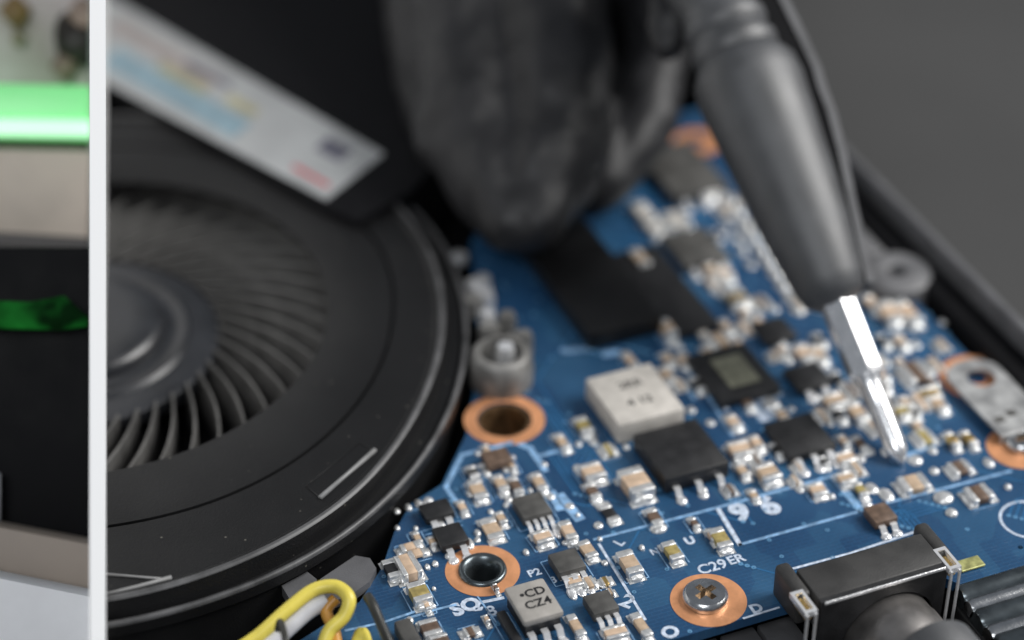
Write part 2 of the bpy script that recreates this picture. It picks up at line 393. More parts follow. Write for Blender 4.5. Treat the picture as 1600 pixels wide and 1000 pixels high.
chip(831, 788, 44, 30, .13, 'chipgrey', front=4, lead=.24, bev=.012)
chip(886, 875, 42, 28, .13, 'chipgrey', front=3, lead=.24, bev=.012)
chip(939, 940, 40, 28, .13, 'chipgrey', front=3, lead=.24, bev=.012)
chip(704, 834, 42, 28, .12, 'chip', front=2, back=1, lead=.15)
chip(682, 794, 44, 22, .11, 'chip', front=2, back=1, lead=.15)
chip(776, 712, 38, 20, .12, 'brown', front=0, side=1)
chip(1376, 800, 36, 24, .12, 'brown', front=2, back=1, lead=.14)
chip(640, 990, 26, 46, .18, 'chipgrey', bev=.03)
chip(800, 985, 14, 60, .1, 'chip'); 
# --- capacitors and resistors read off the photograph
CAPS = [
 (994, 748, 42, 40, .19, 'peach', 'y'), (926, 733, 36, 24, .13, 'peach', 'y'), (1156, 698, 36, 24, .12, 'peach', 'y'), (1200, 734, 34, 26, .13, 'tan', 'y'),
 (1146, 656, 20, 22, .08, 'peach', 'y'), (912, 662, 22, 26, .09, 'olive', 'y'), (878, 688, 16, 26, .07, 'tan', 'y'), (950, 700, 18, 18, .07, 'olive', 'x'),
 (746, 762, 24, 30, .10, 'tan', 'y'), (782, 752, 18, 26, .09, 'tan', 'y'), (806, 756, 16, 28, .09, 'brown', 'y'), (842, 750, 18, 28, .09, 'tan', 'y'),
 (768, 824, 28, 34, .07, 'tan', 'y'), (637, 880, 34, 34, .15, 'peach', 'x'), (655, 922, 32, 32, .13, 'olive', 'y'), (672, 978, 32, 26, .12, 'brown', 'y'), (688, 1000, 32, 22, .12, 'brown', 'y'),
 (612, 886, 24, 30, .10, 'chip', 'y'), (640, 852, 34, 12, .07, 'peach', 'x'), (652, 838, 12, 18, .06, 'tan', 'y'), (652, 862, 30, 12, .06, 'peach', 'x'),
 (848, 836, 30, 20, .10, 'peach', 'y'), (888, 826, 20, 30, .10, 'peach', 'y'), (918, 856, 22, 28, .08, 'tan', 'y'), (984, 876, 28, 38, .12, 'tan', 'y'),
 (1051, 858, 24, 30, .10, 'olive', 'y'), (1126, 838, 26, 32, .10, 'olive', 'y'), (1112, 834, 12, 20, .08, 'peach', 'y'), (1022, 805, 20, 26, .08, 'brown', 'y'),
 (952, 800, 22, 30, .04, 'chip', 'y'), (946, 906, 14, 14, .05, 'gold', 'x'), (1002, 974, 18, 40, .09, 'tan', 'y'), (898, 905, 26, 20, .08, 'peach', 'y'), (920, 908, 20, 18, .08, 'tan', 'x'),
 (962, 985, 40, 20, .1, 'peach', 'y'), (900, 975, 18, 36, .08, 'tan', 'y'), (735, 985, 22, 16, .06, 'brown', 'x'), (1278, 762, 26, 20, .08, 'peach', 'y'),
 (1322, 712, 30, 18, .09, 'peach', 'y'), (1322, 744, 28, 18, .09, 'tan', 'y'), (1345, 762, 16, 22, .08, 'olive', 'y'), (1338, 728, 16, 20, .08, 'tan', 'x'),
 (1428, 752, 46, 24, .10, 'tan', 'x'), (1530, 768, 40, 24, .10, 'brown', 'x'), (1500, 728, 34, 20, .08, 'brown', 'x'), (1488, 684, 16, 24, .10, 'gold', 'y'), (1514, 682, 16, 24, .10, 'gold', 'y'),
 (1452, 612, 34, 20, .10, 'gold', 'y'), (1430, 578, 42, 30, .11, 'brown', 'x'), (1410, 640, 22, 20, .08, 'olive', 'y'), (1444, 680, 28, 22, .08, 'olive', 'x'), (1390, 484, 28, 32, .13, 'peach', 'y'), (1418, 484, 24, 36, .13, 'peach', 'y'),
 (1408, 530, 18, 20, .09, 'tan', 'y'), (1256, 548, 24, 26, .10, 'peach', 'y'), (1278, 550, 22, 28, .10, 'tan', 'y'), (1304, 622, 34, 22, .10, 'tan', 'y'), (1340, 640, 24, 30, .10, 'tan', 'y'),
 (1152, 462, 32, 24, .11, 'gold', 'y'), (1112, 420, 20, 24, .10, 'tan', 'y'), (1132, 424, 20, 22, .10, 'peach', 'y'), (1125, 528, 34, 20, .1, 'tan', 'x'), (1070, 560, 20, 20, .08, 'peach', 'y'), (1044, 558, 18, 20, .08, 'tan', 'y'),
 (985, 560, 14, 26, .08, 'peach', 'y'), (1008, 330, 24, 34, .12, 'ferrite', 'y'), (1020, 352, 20, 24, .1, 'ferrite', 'y'), (1056, 340, 36, 22, .12, 'ferrite', 'x'), (1102, 292, 24, 20, .15, 'tan', 'y'),
 (1085, 815, 12, 16, .06, 'brown', 'y'), (1290, 700, 14, 20, .07, 'brown', 'y'), (1232, 702, 14, 14, .06, 'tan', 'y'), (1178, 772, 14, 16, .05, 'tan', 'y'), (1100, 520, 16, 30, .09, 'ferrite', 'y'),
 (1040, 510, 14, 26, .16, 'tan', 'y'), (1362, 470, 18, 24, .1, 'peach', 'y'), (1190, 470, 20, 20, .07, 'brown', 'x'), (1310, 590, 16, 26, .07, 'chip', 'y'), (722, 790, 14, 20, .06, 'peach', 'y'), (738, 735, 18, 18, .08, 'chipgrey', 'y'),
 (1250, 470, 14, 20, .06, 'tan', 'x'), (1380, 600, 16, 20, .07, 'chip', 'y'), (1345, 690, 14, 24, .08, 'brown', 'y'), (1375, 560, 20, 16, .08, 'ferrite', 'x'),
]
for (x, y, w, d, h, m_, ax) in CAPS: cap(x, y, w*.86, d*.86, h*.9, m_, ax, rot=rnd.uniform(-.05, .05))
# rows of tinned pads and single solder joints
for i in range(11): pad(1128+i*11.8, 292+i*19.0, 20, 16, .05)
for i in range(6): pad(1112+i*12, 312+i*20, 13, 11, .03)
for (x, y, w, d) in [(654, 786, 12, 12), (638, 792, 10, 10), (1029, 824, 26, 14), (1474, 776, 30, 18), (1362, 762, 18, 16), (1487, 800, 18, 12), (732, 848, 16, 18), (1385, 772, 20, 20),
                     (700, 868, 10, 8), (680, 880, 10, 8), (668, 885, 8, 8), (1545, 722, 14, 14), (1205, 630, 26, 16), (1345, 715, 12, 12), (1430, 718, 22, 14), (822, 862, 9, 9), (795, 780, 12, 10), (760, 738, 12, 12), (746, 832, 10, 10),
                     (640, 968, 12, 10), (655, 976, 12, 10), (985, 862, 8, 8), (1003, 855, 8, 8), (1100, 765, 10, 8), (1230, 560, 16, 14), (1300, 775, 10, 8), (1575, 760, 10, 8), (1460, 735, 14, 10), (1385, 705, 16, 12)]:
    pad(x, y, w, d, .04)
for (x0, y0) in [(735, 770), (860, 775), (890, 790), (1080, 640), (1110, 660), (935, 820)]: pad(x0, y0, 14, 10, .03)
# small fry in the crowded zones, where the photograph shows more of the same
def free(x, y, r): return all((x-a)**2+((y-b_)*1.35)**2 > (r+c)**2 for a, b_, c in used)
zones = [((1095, 290), (1240, 560), 30, .8), ((1160, 480), (1300, 700), 14, 1), ((1040, 540), (1110, 600), 6, 1), ((740, 700), (860, 830), 12, .8), ((900, 690), (1000, 790), 6, 1),
         ((1140, 700), (1290, 770), 9, .9), ((1290, 560), (1470, 720), 22, 1), ((1360, 480), (1480, 640), 9, 1), ((880, 790), (960, 930), 7, .7), ((620, 780), (780, 870), 8, .7), ((640, 900), (800, 1000), 6, .6), ((1140, 740), (1300, 800), 3, .8)]
for (a, b_, n, k) in zones:
    t = 0; c = 0
    n = int(n*.85); k *= .85
    while c < n and t < 400:
        t += 1; x = rnd.uniform(a[0], b_[0]); y = rnd.uniform(a[1], b_[1]); s = rnd.uniform(12, 20)*k
        if x > 1150+(y-200)*.96+95: continue
        if not free(x, y, s*.35): continue
        if rnd.random() < .6: cap(x, y, s, s*1.3, .07, rnd.choice(['tan', 'peach', 'brown', 'chip', 'tan']), rnd.choice('xyy'), fillet=.7)
        else: pad(x, y, s*.9, s*.7, .03)
        c += 1
# fine copper tracks under the mask, small plated holes and printed part outlines: too many to count
gx0, gy0 = at(600, 1000).x, at(1067, 990).y
def inside(x, y):
    c = False; n = len(outl)
    for i in range(n):
        (xa, ya), (xb, yb) = outl[i], outl[i-1]
        if (ya > y) != (yb > y) and x < (xb-xa)*(y-ya)/(yb-ya)+xa: c = not c
    return c and all((x-h.x)**2+(y-h.y)**2 > .5**2 for h in (H1, H2, H3, H4))
xs = [p[0] for p in outl]; ys = [p[1] for p in outl]
bmt = bmesh.new(); bmv = bmesh.new()
dirs = [Vector((math.cos(k*math.pi/4), math.sin(k*math.pi/4), 0)) for k in range(8)]
nt_ = 0
for b_i in range(95):
    x = rnd.uniform(min(xs), max(xs)); y = rnd.uniform(min(ys), max(ys)); k = rnd.randrange(8); nl = rnd.choice((1, 1, 2, 3, 5)); pth = [Vector((x, y, 0))]
    for sgm in range(rnd.randint(2, 4)):
        pth.append(pth[-1]+dirs[k]*rnd.uniform(.15, .9)); k = (k+rnd.choice((-1, 1))) % 8
    for li in range(nl):
        z = .0012+.0004*(nt_ % 5); nt_ += 1
        pp = [p+Vector((.035, -.035, 0))*li*1.4 for p in pth]
        if not all(inside(p.x, p.y) for p in pp): continue
        for a, b2 in zip(pp, pp[1:]):
            t = (b2-a).normalized(); q = Vector((-t.y, t.x, 0))*.009
            bmt.faces.new([bmt.verts.new(v+Vector((0, 0, z))) for v in (a-q-t*.006, b2-q+t*.006, b2+q+t*.006, a+q-t*.006)])
        for e in (pp[0], pp[-1]):
            lathe(bmv, [(.026, .0022), (.026, .0045), (.011, .0045), (.009, .0022)], 10, Matrix.Translation(e))
for i in range(260):
    x = rnd.uniform(min(xs), max(xs)); y = rnd.uniform(min(ys), max(ys))
    if inside(x, y): lathe(bmv, [(.024, .0022), (.024, .0045), (.011, .0045), (.009, .0022)], 10, Matrix.Translation((round(x/.09)*.09, round(y/.09)*.09, 0)))
tag(fin('copper_tracks', bmt, mat('mask_over_copper', (.022, .12, .27), .3, var=.1), board), kind='stuff')
tag(fin('plated_holes', bmv, mat('mask_over_vias', (.10, .24, .40), .3, var=.2), board), kind='stuff')
bmo = bmesh.new()
for ch_ in [o for o in board.children if o.name.split('.')[0] in ('capacitor', 'chip')]:
    if rnd.random() < .5: continue
    bb = [Vector(c) for c in ch_.bound_box]; hx = max(abs(c.x) for c in bb); hy = max(abs(c.y) for c in bb)
    if hx > .3: continue
    e = 1.9 if ch_.name.startswith('cap') else 1.15
    hx = hx*e+.035; hy = hy+.045; z = .0058; w = .0055
    mt_ = Matrix.Translation(ch_.location) @ rotz(ch_.rotation_euler.z)
    segs = [(-hx, -hy, hx, -hy), (-hx, hy, hx, hy)] + ([(-hx, -hy, -hx, hy), (hx, -hy, hx, hy)] if rnd.random() < .5 else [])
    for (xa, ya, xb, yb) in segs:
        a = Vector((xa, ya, z)); b2 = Vector((xb, yb, z)); t = (b2-a).normalized(); q = Vector((-t.y, t.x, 0))*w
        c4 = [mt_ @ v for v in (a-q, b2-q, b2+q, a+q)]
        if all(inside(v.x, v.y) for v in c4): bmo.faces.new([bmo.verts.new(v) for v in c4])
    z = .0064
tag(fin('printed_outlines', bmo, M['silkblue'], board), kind='stuff')
# brown coil and cluster of silver clips by the fan
def can(px, py, r, h, m='steel', hole=0):
    p = at(px, py, h); bm = bmesh.new(); lathe(bm, [(r, 0), (r*1.02, h*.5), (r*.95, h*.9), (r*.8, h), (hole, h), (hole, h*.4)] if hole else [(r, 0), (r, h*.8), (r*.8, h), (0, h*1.02)], 28)
    return fin('metal_post', bm, M[m], board, smooth=True, angle=50, loc=(p.x, p.y, 0))
M['post'] = mat('matte_grey_metal', (.21, .205, .195), .5, .3, var=.35, vscale=4)
can(783, 548, .36, .42, 'post', .24); can(790, 540, .11, .44, 'tin'); 
for (x, y, r, h) in [(742, 440, .12, .25), (760, 455, .1, .22), (738, 465, .13, .22), (762, 487, .10, .34), (764, 508, .13, .28), (792, 490, .11, .35), (818, 520, .11, .30), (755, 432, .1, .2), (715, 398, .12, .1), (800, 530, .12, .2), (760, 545, .13, .2)]:
    can(x, y, r, h, 'tin' if rnd.random() < .4 else 'post')

# white metal shield over the right hand pad
shield = thing('shield_bracket', 'pale metal bracket with a round hole over the copper ring at the right edge', 'bracket', at(1545, 640, .0))
q = at(1520, 588, .1); bl = at(1532, 690, .1)
x0, x1 = q.x-.30, q.x+.36; y1 = q.y; y0 = bl.y
loop = [(x0, y0), (x1, y0)] + [((x0+x1)/2+(x1-x0)/2*math.cos(t*math.pi/12), y1+.28*math.sin(t*math.pi/12)) for t in range(13)]
bm = bmesh.new(); plate(bm, loop, [circ(((x0+x1)/2+.03, y1-.08), .16, 28)], .09, .12)
M['shield'] = mat('brushed_pale_metal', (.34, .34, .34), .42, .6, var=.45, vscale=5, col2=(.62, .62, .61), bump=.003, bscale=40)
o = fin('bracket_plate', bm, M['shield']); o.parent = shield; o.matrix_parent_inverse = Matrix.Translation(-shield.location)
bm = bmesh.new(); box(bm, x0, x1, y0-.03, y0-.001, .0, .12, .008); o = fin('bracket_lip', bm, M['shield']); o.parent = shield; o.matrix_parent_inverse = Matrix.Translation(-shield.location)
for (x, y) in ((1562, 655), (1580, 645)):
    p = at(x, y, .123); bm = bmesh.new(); box(bm, p.x-.06, p.x+.06, p.y-.05, p.y+.05, .121, .124); o = fin('dark_mark', bm, M['chipgrey']); o.parent = shield; o.matrix_parent_inverse = Matrix.Translation(-shield.location)

# ---------------------------------------------------------------- screws
def screw(p, r, label, rot=.3):
    t = thing('screw', label, 'screw', (p.x, p.y, 0), 'pan head screws in the copper ringed holes')
    bm = bmesh.new(); lathe(bm, [(r*.5, -.3), (r*.5, .006), (r, .008), (r*1.02, .04), (r*.97, .075), (r*.86, .098)], 40)
    fin('head', bm, M['steel'], t, smooth=True, angle=60)
    a, b_ = r*.52, r*.15
    cross = [(a, -b_), (a, b_), (b_, b_), (b_, a), (-b_, a), (-b_, b_), (-a, b_), (-a, -b_), (-b_, -b_), (-b_, -a), (b_, -a), (b_, -b_)]
    cross = [(x*math.cos(rot)-y*math.sin(rot), x*math.sin(rot)+y*math.cos(rot)) for x, y in cross]
    bm = bmesh.new(); plate(bm, circ((0, 0), r*.86, 40), [cross], .03, .0985)
    fin('drive_face', bm, M['steel'], t)
    bm = bmesh.new(); lathe(bm, [(r*.6, .032), (0, .028)], 20); fin('recess', bm, M['brass'], t)
    return t
screw(at(1102, 936), .232, 'steel cross head screw in the copper ring beside the black power jack', .35)
screw(at(1597, 694), .20, 'steel screw in the copper ring at the right edge of the picture')

# ---------------------------------------------------------------- power jack
jack = thing('power_jack', 'black box shaped power socket with a round metal mouth on the front board edge', 'socket', at(1360, 900, 0))
def jfin(name, bm, m, **k):
    o = fin(name, bm, m, None, **k); o.parent = jack; o.matrix_parent_inverse = Matrix.Translation(-jack.location); return o
HJ = .42
M['jack'] = mat('jack_plastic', (.034, .033, .032), .5, var=.2, vscale=4, bump=.003, bscale=60)
A, B_, C_ = at(1284, 942, HJ), at(1482, 884, HJ), at(1240, 890, HJ)
jx0, jx1, jy0 = A.x, B_.x, (A.y+B_.y)/2; jy1 = C_.y
bm = bmesh.new(); box(bm, jx0, jx1, jy0+.06, jy1, 0.003, HJ, .02); jfin('housing', bm, M['jack'], smooth=True, angle=40)
for xx, s in ((jx0, -1), (jx1, 1)):
    bm = bmesh.new(); box(bm, min(xx, xx+s*.16)+.002*s, max(xx, xx+s*.16)+.002*s, jy1-.35, jy1+.16, .003, HJ-.01, .05, 3)
    jfin('side_ear', bm, M['jack'], smooth=True, angle=40)
# front wall with the round opening
cx = (jx0+jx1)/2+.10; mz = -.28; 
bm = bmesh.new()
n = 40; rr = .53
outer = [(jx0, -.6), (jx1, -.6), (jx1, HJ-.003), (jx0, HJ-.003)]
plate(bm, outer, [circ((cx, mz), rr, n)], 0, .06)
for v in bm.verts: v.co = Vector((v.co.x, jy0+v.co.z, v.co.y))
jfin('front_wall', bm, M['chip'])
bm = bmesh.new(); box(bm, jx0+.03, jx1-.03, jy0-.016, jy0+.0, HJ-.034, HJ+.003, .006); jfin('bright_edge', bm, M['tin'])
mt = Matrix.Translation((cx, jy0, mz)) @ Matrix.Rotation(R(90), 4, 'X')
bm = bmesh.new(); lathe(bm, [(.50, -.2), (.50, .10), (.515, .16), (.515, .62), (.49, .66), (.45, .64), (.43, -.1)], 56, mt); jfin('round_mouth', bm, mat('warm_grey_metal', (.27, .255, .245), .38, .85, var=.2, vscale=4), smooth=True, angle=50)
for (x, y, zz) in ((1256, 940, HJ), (1480, 872, HJ)):
    p = at(x, y, zz); bm = bmesh.new()
    plate(bm, [(p.x-.07, p.y-.16), (p.x+.07, p.y-.16), (p.x+.07, p.y+.16), (p.x-.07, p.y+.16)], [[(p.x-.04, p.y-.12), (p.x+.04, p.y-.12), (p.x+.04, p.y+.12), (p.x-.04, p.y+.12)]], zz-.06, zz+.004)
    jfin('clip_frame', bm, M['tin'])
    bm = bmesh.new(); box(bm, p.x-.039, p.x+.039, p.y-.119, p.y+.119, zz-.14, zz-.05, .01); jfin('gold_contact', bm, M['gold'])
    bm = bmesh.new()
    for dx in (-.05, .045): box(bm, p.x+dx-.012, p.x+dx+.012, p.y-.185, p.y-.163, -.6, zz-.02)
    jfin('clip_leg', bm, M['tin'])
p = at(1515, 882, .01); bm = bmesh.new(); box(bm, p.x-.14, p.x+.14, p.y-.08, p.y+.08, .004, .03, .01); fin('gold_pad', bm, mat('dull_gold', (.40, .40, .16), .4, .4, var=.3, vscale=14), board)

# plug entering the mouth
r_ = ray(1458, 966); PP = CAM + r_*((jy0-.74-CAM.y)/r_.y)
bm = bmesh.new(); mt2 = Matrix.Translation((PP.x, PP.y, PP.z-.46)) @ Matrix.Rotation(R(90), 4, 'X') 
lathe(bm, [(0, 0), (.40, 0), (.46, .06), (.47, .5), (.40, .62), (.40, 2.2), (0, 2.2)], 48, mt2)
tag(fin('cable_plug', bm, M['handle'], smooth=True, angle=40), 'round dark rubber plug pushed into the mouth of the power jack', 'plug')

# grey hinge bars in the right corner
hinge = thing('hinge_bar', 'ribbed silver hinge bars crossing the lower right corner beside the socket', 'hinge', at(1570, 930, -.3))
for (x, y, z, r, m_) in ((1560, 916, -.1, .13, 'darksteel'), (1560, 938, -.1, .10, 'steel'), (1565, 962, -.15, .14, 'darksteel'), (1570, 988, -.15, .12, 'steel'), (1570, 1020, -.2, .2, 'darksteel')):
    p = at(x, y, z); bm = bmesh.new(); tube(bm, [(jx1+.20, p.y, z), (jx1+.24, p.y, z), (XR-.4, p.y, z)], [r*.85, r, r], 24)
    o = fin('bar', bm, M[m_], smooth=True, angle=50); o.parent = hinge; o.matrix_parent_inverse = Matrix.Translation(-hinge.location)
bm = bmesh.new(); p = at(1560, 930, -.3); box(bm, jx1+.18, XR-.4, p.y-1.2, p.y+.2, -.6, -.22, .02); o = fin('bar_seat', bm, M['matte']); o.parent = hinge; o.matrix_parent_inverse = Matrix.Translation(-hinge.location)
# small ribbed block under the front edge of the board
p = at(1170, 992, -.4); bm = bmesh.new()
for k in range(3): box(bm, p.x-.7+k*.42, p.x-.32+k*.42, p.y-.5, p.y+.1, -.62, -.40, .02)
tag(fin('key_block', bm, M['rim'], smooth=True, angle=40), 'row of small dark grey blocks below the front board edge', 'key block')

# ---------------------------------------------------------------- fan
ZT = .50
FC = at(120, 492, ZT); RH = (at(512, 462, ZT)-FC).length
fan = thing('cooling_fan', 'round black dusty laptop cooling fan with curved blades', 'fan', (FC.x, FC.y, -.6))
def ffin(name, bm, m, **k):
    o = fin(name, bm, m, None, **k); o.parent = fan; o.matrix_parent_inverse = Matrix.Translation(-fan.location); return o
def polar(pts, z):
    out = []
    for x, y in pts:
        p = at(x, y, z)-FC; out.append((math.atan2(p.y, p.x), math.hypot(p.x, p.y)))
    out.sort(); 
    def f(t):
        t = (t+math.pi) % (2*math.pi)-math.pi
        P = [(out[-1][0]-2*math.pi, out[-1][1])]+out+[(out[0][0]+2*math.pi, out[0][1])]
        for (a, ra), (b2, rb) in zip(P, P[1:]):
            if a <= t <= b2: return ra+(rb-ra)*(t-a)/(b2-a+1e-9)
        return out[0][1]
    def g(t): return sum(f(t+R(k*2.5)) for k in range(-4, 5))/9
    return g
seam = polar([(600, 400), (614, 470), (606, 530), (580, 598), (545, 645), (500, 690), (400, 755), (265, 805), (165, 822)], ZT)
rid = polar([(672, 400), (688, 470), (688, 520), (680, 574), (640, 655), (592, 734), (520, 799), (460, 838), (400, 868), (265, 918), (165, 942)], ZT)
out_ = polar([(705, 400), (726, 480), (729, 540), (727, 575), (704, 632), (673, 702), (628, 756), (568, 811), (490, 871), (400, 911), (300, 945), (165, 982)], ZT-.16)
N = 200
def loopf(f, off, z): return [Vector((FC.x+(f(2*math.pi*i/N)+off)*math.cos(2*math.pi*i/N), FC.y+(f(2*math.pi*i/N)+off)*math.sin(2*math.pi*i/N), z)) for i in range(N)]
cst = lambda t: RH
def loft(bm, loops):
    L = [[bm.verts.new(v) for v in lp] for lp in loops]
    for a, b2 in zip(L, L[1:]):
        for i in range(N): bm.faces.new((a[i], a[(i+1) % N], b2[(i+1) % N], b2[i]))
bm = bmesh.new()
loft(bm, [loopf(cst, .03, ZT-.09), loopf(cst, -.0, ZT-.06), loopf(cst, .0, ZT-.02), loopf(cst, .03, ZT), loopf(seam, -.022, ZT), loopf(seam, -.016, ZT-.05), loopf(seam, .016, ZT-.05), loopf(seam, .022, ZT+.0),
          loopf(rid, -.10, ZT), loopf(rid, -.06, ZT+.03)])
ffin('lid', bm, M['fan'], smooth=True, angle=35)
bm = bmesh.new()
loft(bm, [loopf(rid, -.075, ZT-.01), loopf(rid, -.06, ZT+.032), loopf(rid, -.01, ZT+.04), loopf(rid, .03, ZT+.02), loopf(rid, .04, ZT-.05), loopf(rid, .07, ZT-.20), loopf(out_, -.09, ZT-.20), loopf(out_, -.06, ZT-.165),
          loopf(out_, -.03, ZT-.155), loopf(out_, .0, ZT-.17), loopf(out_, .0, ZT-.32), loopf(out_, -.06, ZT-.36), loopf(out_, -.08, -.6)])
ffin('housing', bm, M['fan'], smooth=True, angle=45)
ZI = .14; IC = at(118, 522, ZI); 
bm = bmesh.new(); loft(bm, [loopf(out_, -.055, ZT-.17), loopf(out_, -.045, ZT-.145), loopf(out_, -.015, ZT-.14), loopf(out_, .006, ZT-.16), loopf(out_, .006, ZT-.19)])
ffin('edge_bead', bm, M['rimglint'], smooth=True)  # bead carries the painted edge highlight
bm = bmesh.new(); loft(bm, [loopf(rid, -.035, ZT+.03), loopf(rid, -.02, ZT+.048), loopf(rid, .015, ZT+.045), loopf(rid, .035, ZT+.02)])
ffin('edge_bead', bm, M['rimglint'], smooth=True)
bm = bmesh.new(); lathe(bm, [(RH+1.1, -.45), (0, -.45)], 48, Matrix.Translation((FC.x, FC.y, 0))); ffin('fan_base', bm, M['void'])
bm = bmesh.new()
mt = Matrix.Translation((FC.x, FC.y, 0))
lathe(bm, [(0, .44), (.62, .44), (.86, .43), (.94, .40), (.98, .35), (1.0, .27), (1.06, .245), (1.14, .24), (1.18, .255), (1.24, .25), (1.28, .20), (1.42, .18), (1.54, .17), (1.60, .14), (1.62, .0)], 80, mt)
ffin('hub', bm, M['hub'], smooth=True, angle=35)
NB = 44; r0, r2 = 1.58, RH+.55
P0 = []
for k in range(11):
    u = k/10; r = r0+(r2-r0)*u; th = -(.62*u**.9)*(r2-r0)/1.4*.78
    P0.append((r*math.cos(th), r*math.sin(th)))
bm = bmesh.new()
def blademesh():
    bm = bmesh.new(); rows = []
    for i, (x, y) in enumerate(P0):
        a = P0[max(i-1, 0)]; b2 = P0[min(i+1, 10)]; t = Vector((b2[0]-a[0], b2[1]-a[1], 0)).normalized(); nn = Vector((-t.y, t.x, 0))*.017
        p = Vector((x, y, 0)); rows.append([bm.verts.new(v) for v in (p-nn+Vector((0, 0, -.4)), p-nn+Vector((0, 0, .19)), p-nn*.4+Vector((0, 0, .205)), p+nn*.4+Vector((0, 0, .205)), p+nn+Vector((0, 0, .19)), p+nn+Vector((0, 0, -.4)))])
    for a, b2 in zip(rows, rows[1:]):
        for j in range(5): bm.faces.new((a[j], a[j+1], b2[j+1], b2[j]))
    bmesh.ops.recalc_face_normals(bm, faces=bm.faces)
    me = bpy.data.meshes.new('blade'); bm.to_mesh(me); bm.free(); me.materials.append(M['blade']); return me
bmsh = blademesh()
for i in range(NB):
    o = bpy.data.objects.new('blade', bmsh); COL.objects.link(o); o.parent = fan; o.location = (0, 0, .6); o.rotation_euler.z = 2*math.pi*i/NB+.03
# raised marks on the lid
M['mark'] = mat('pale_scuffed_edge', (.22, .22, .22), .4, var=.2)
for pts, w in (([(500, 778), (586, 703)], .022), ([(165, 897), (262, 905)], .012), ([(165, 930), (268, 902)], .02)):
    a, b2 = at(*pts[0], ZT+.01), at(*pts[1], ZT+.01); bm = bmesh.new(); tube(bm, [a, a.lerp(b2, .5), b2], [w*1.3, w, w*1.2], 8)
    ffin('raised_mark', bm, M['mark'], smooth=True)
for pts in ([(500, 778), (478, 760), (560, 692), (586, 703)],):
    bm = bmesh.new(); tube(bm, [at(x, y, ZT+.002) for x, y in pts], .008, 6); ffin('raised_outline', bm, M['fan'], smooth=True)
# mounting tabs in front of the housing
def polyplate(px, z0, z1): 
    bm = bmesh.new(); plate(bm, [(p.x, p.y) for p in (at(x, y, z1) for x, y in px)], [], z0, z1); return bm
ffin('mounting_tab', polyplate([(500, 905), (555, 868), (578, 872), (588, 888), (578, 908), (545, 932), (500, 945)], -.02, .08), M['rim'])
ffin('mounting_tab', polyplate([(440, 915), (480, 893), (495, 905), (490, 925), (455, 940)], -.02, .12), M['rim'])

# ---------------------------------------------------------------- black block with paper sticker
blk = [(p.x, p.y) for p in (at(x, y, .62) for x, y in ((-40, -10), (130, 108), (300, 205), (505, 322), (560, 345), (640, 300), (800, 120), (700, -260), (0, -260)))]
bm = bmesh.new(); plate(bm, blk, [], -.6, .62)
tag(fin('battery_pack', bm, M['void']), 'flat black battery block behind the fan carrying the white sticker', 'battery')
st = thing('paper_sticker', 'long white sticker with blurred print lying slantwise on the black block', 'sticker', at(380, 160, .62))
def stf(name, px, z, m, t=.004):
    o = fin(name, polyplate(px, z-t, z), m); o.parent = st; o.matrix_parent_inverse = Matrix.Translation(-st.location); return o
spc = mat('sticker_paper', (.34, .35, .355), .6, var=.08, vscale=1.5)
stf('paper', [(120, -30), (190, 5), (600, 240), (510, 312), (160, 125), (60, 70)], .632, spc, .01)
bl_ = mat('pale_blue_print', (.20, .29, .34), .6, var=.15); yl = mat('yellow_print', (.32, .30, .18), .6, var=.2); rd = mat('red_print', (.42, .08, .09), .6); dk = mat('grey_print', (.10, .10, .13), .6, var=.2); bg_ = mat('beige_print', (.30, .27, .26), .6, var=.15)
def quad(cx_, cy_, w, h): # along the sticker's long side
    u = Vector((.87, .49)); v_ = Vector((-.78, .62))
    return [(cx_+u.x*a+v_.x*b2, cy_+u.y*a+v_.y*b2) for a, b2 in ((-w, -h), (w, -h), (w, h), (-w, h))]
stf('printed_patch', quad(275, 145, 120, 20), .634, bl_); stf('printed_patch', quad(258, 82, 95, 14), .634, bg_)
stf('printed_patch', quad(285, 122, 42, 8), .6355, yl); stf('printed_patch', quad(325, 115, 40, 5), .6365, dk); stf('printed_patch', quad(378, 165, 26, 8), .6355, yl)
stf('printed_patch', quad(522, 233, 22, 15), .634, dk); stf('printed_patch', quad(486, 275, 32, 4), .634, rd); stf('printed_patch', quad(345, 192, 20, 6), .6355, bl_)

# ---------------------------------------------------------------- wires
def wire(pts, r, m, name, label, cat='wire', n=12):
    bm = bmesh.new(); tube(bm, spline([at(x, y, z) for x, y, z in pts], 10), r, n); return tag(fin(name, bm, M[m], smooth=True), label, cat)
wire([(340, 1035, .1), (400, 996, .2), (450, 952, .35), (490, 922, .42), (525, 917, .45), (545, 935, .42), (538, 962, .30), (515, 985, .2), (505, 1010, .1)], .070, 'yellow', 'wire', 'thick yellow wire looping beside the fan tab')
wire([(395, 1030, .05), (440, 990, .15), (480, 955, .25), (510, 938, .30)], .09, 'whitewire', 'wire', 'white wire running under the yellow loop')
wire([(530, 1030, .02), (522, 985, .15), (510, 955, .25), (525, 935, .34)], .06, 'orange', 'wire', 'orange wire rising inside the yellow loop')
wire([(448, 1030, .4), (446, 1000, .5), (438, 972, .5), (434, 985, .4)], .035, 'blackwire', 'wire', 'short thin black wire crossing the white and yellow ones')
wire([(574, 932, .42), (582, 945, .42), (592, 968, .36), (606, 1000, .28), (618, 1030, .2)], .05, 'blackwire', 'wire', 'stiff dark wire end standing over the board right of the yellow loop')
wire([(555, 1020, .1), (565, 990, .12), (572, 1010, .1)], .07, 'yellow', 'wire', 'tiny yellow wire stub at the bottom edge of the board')

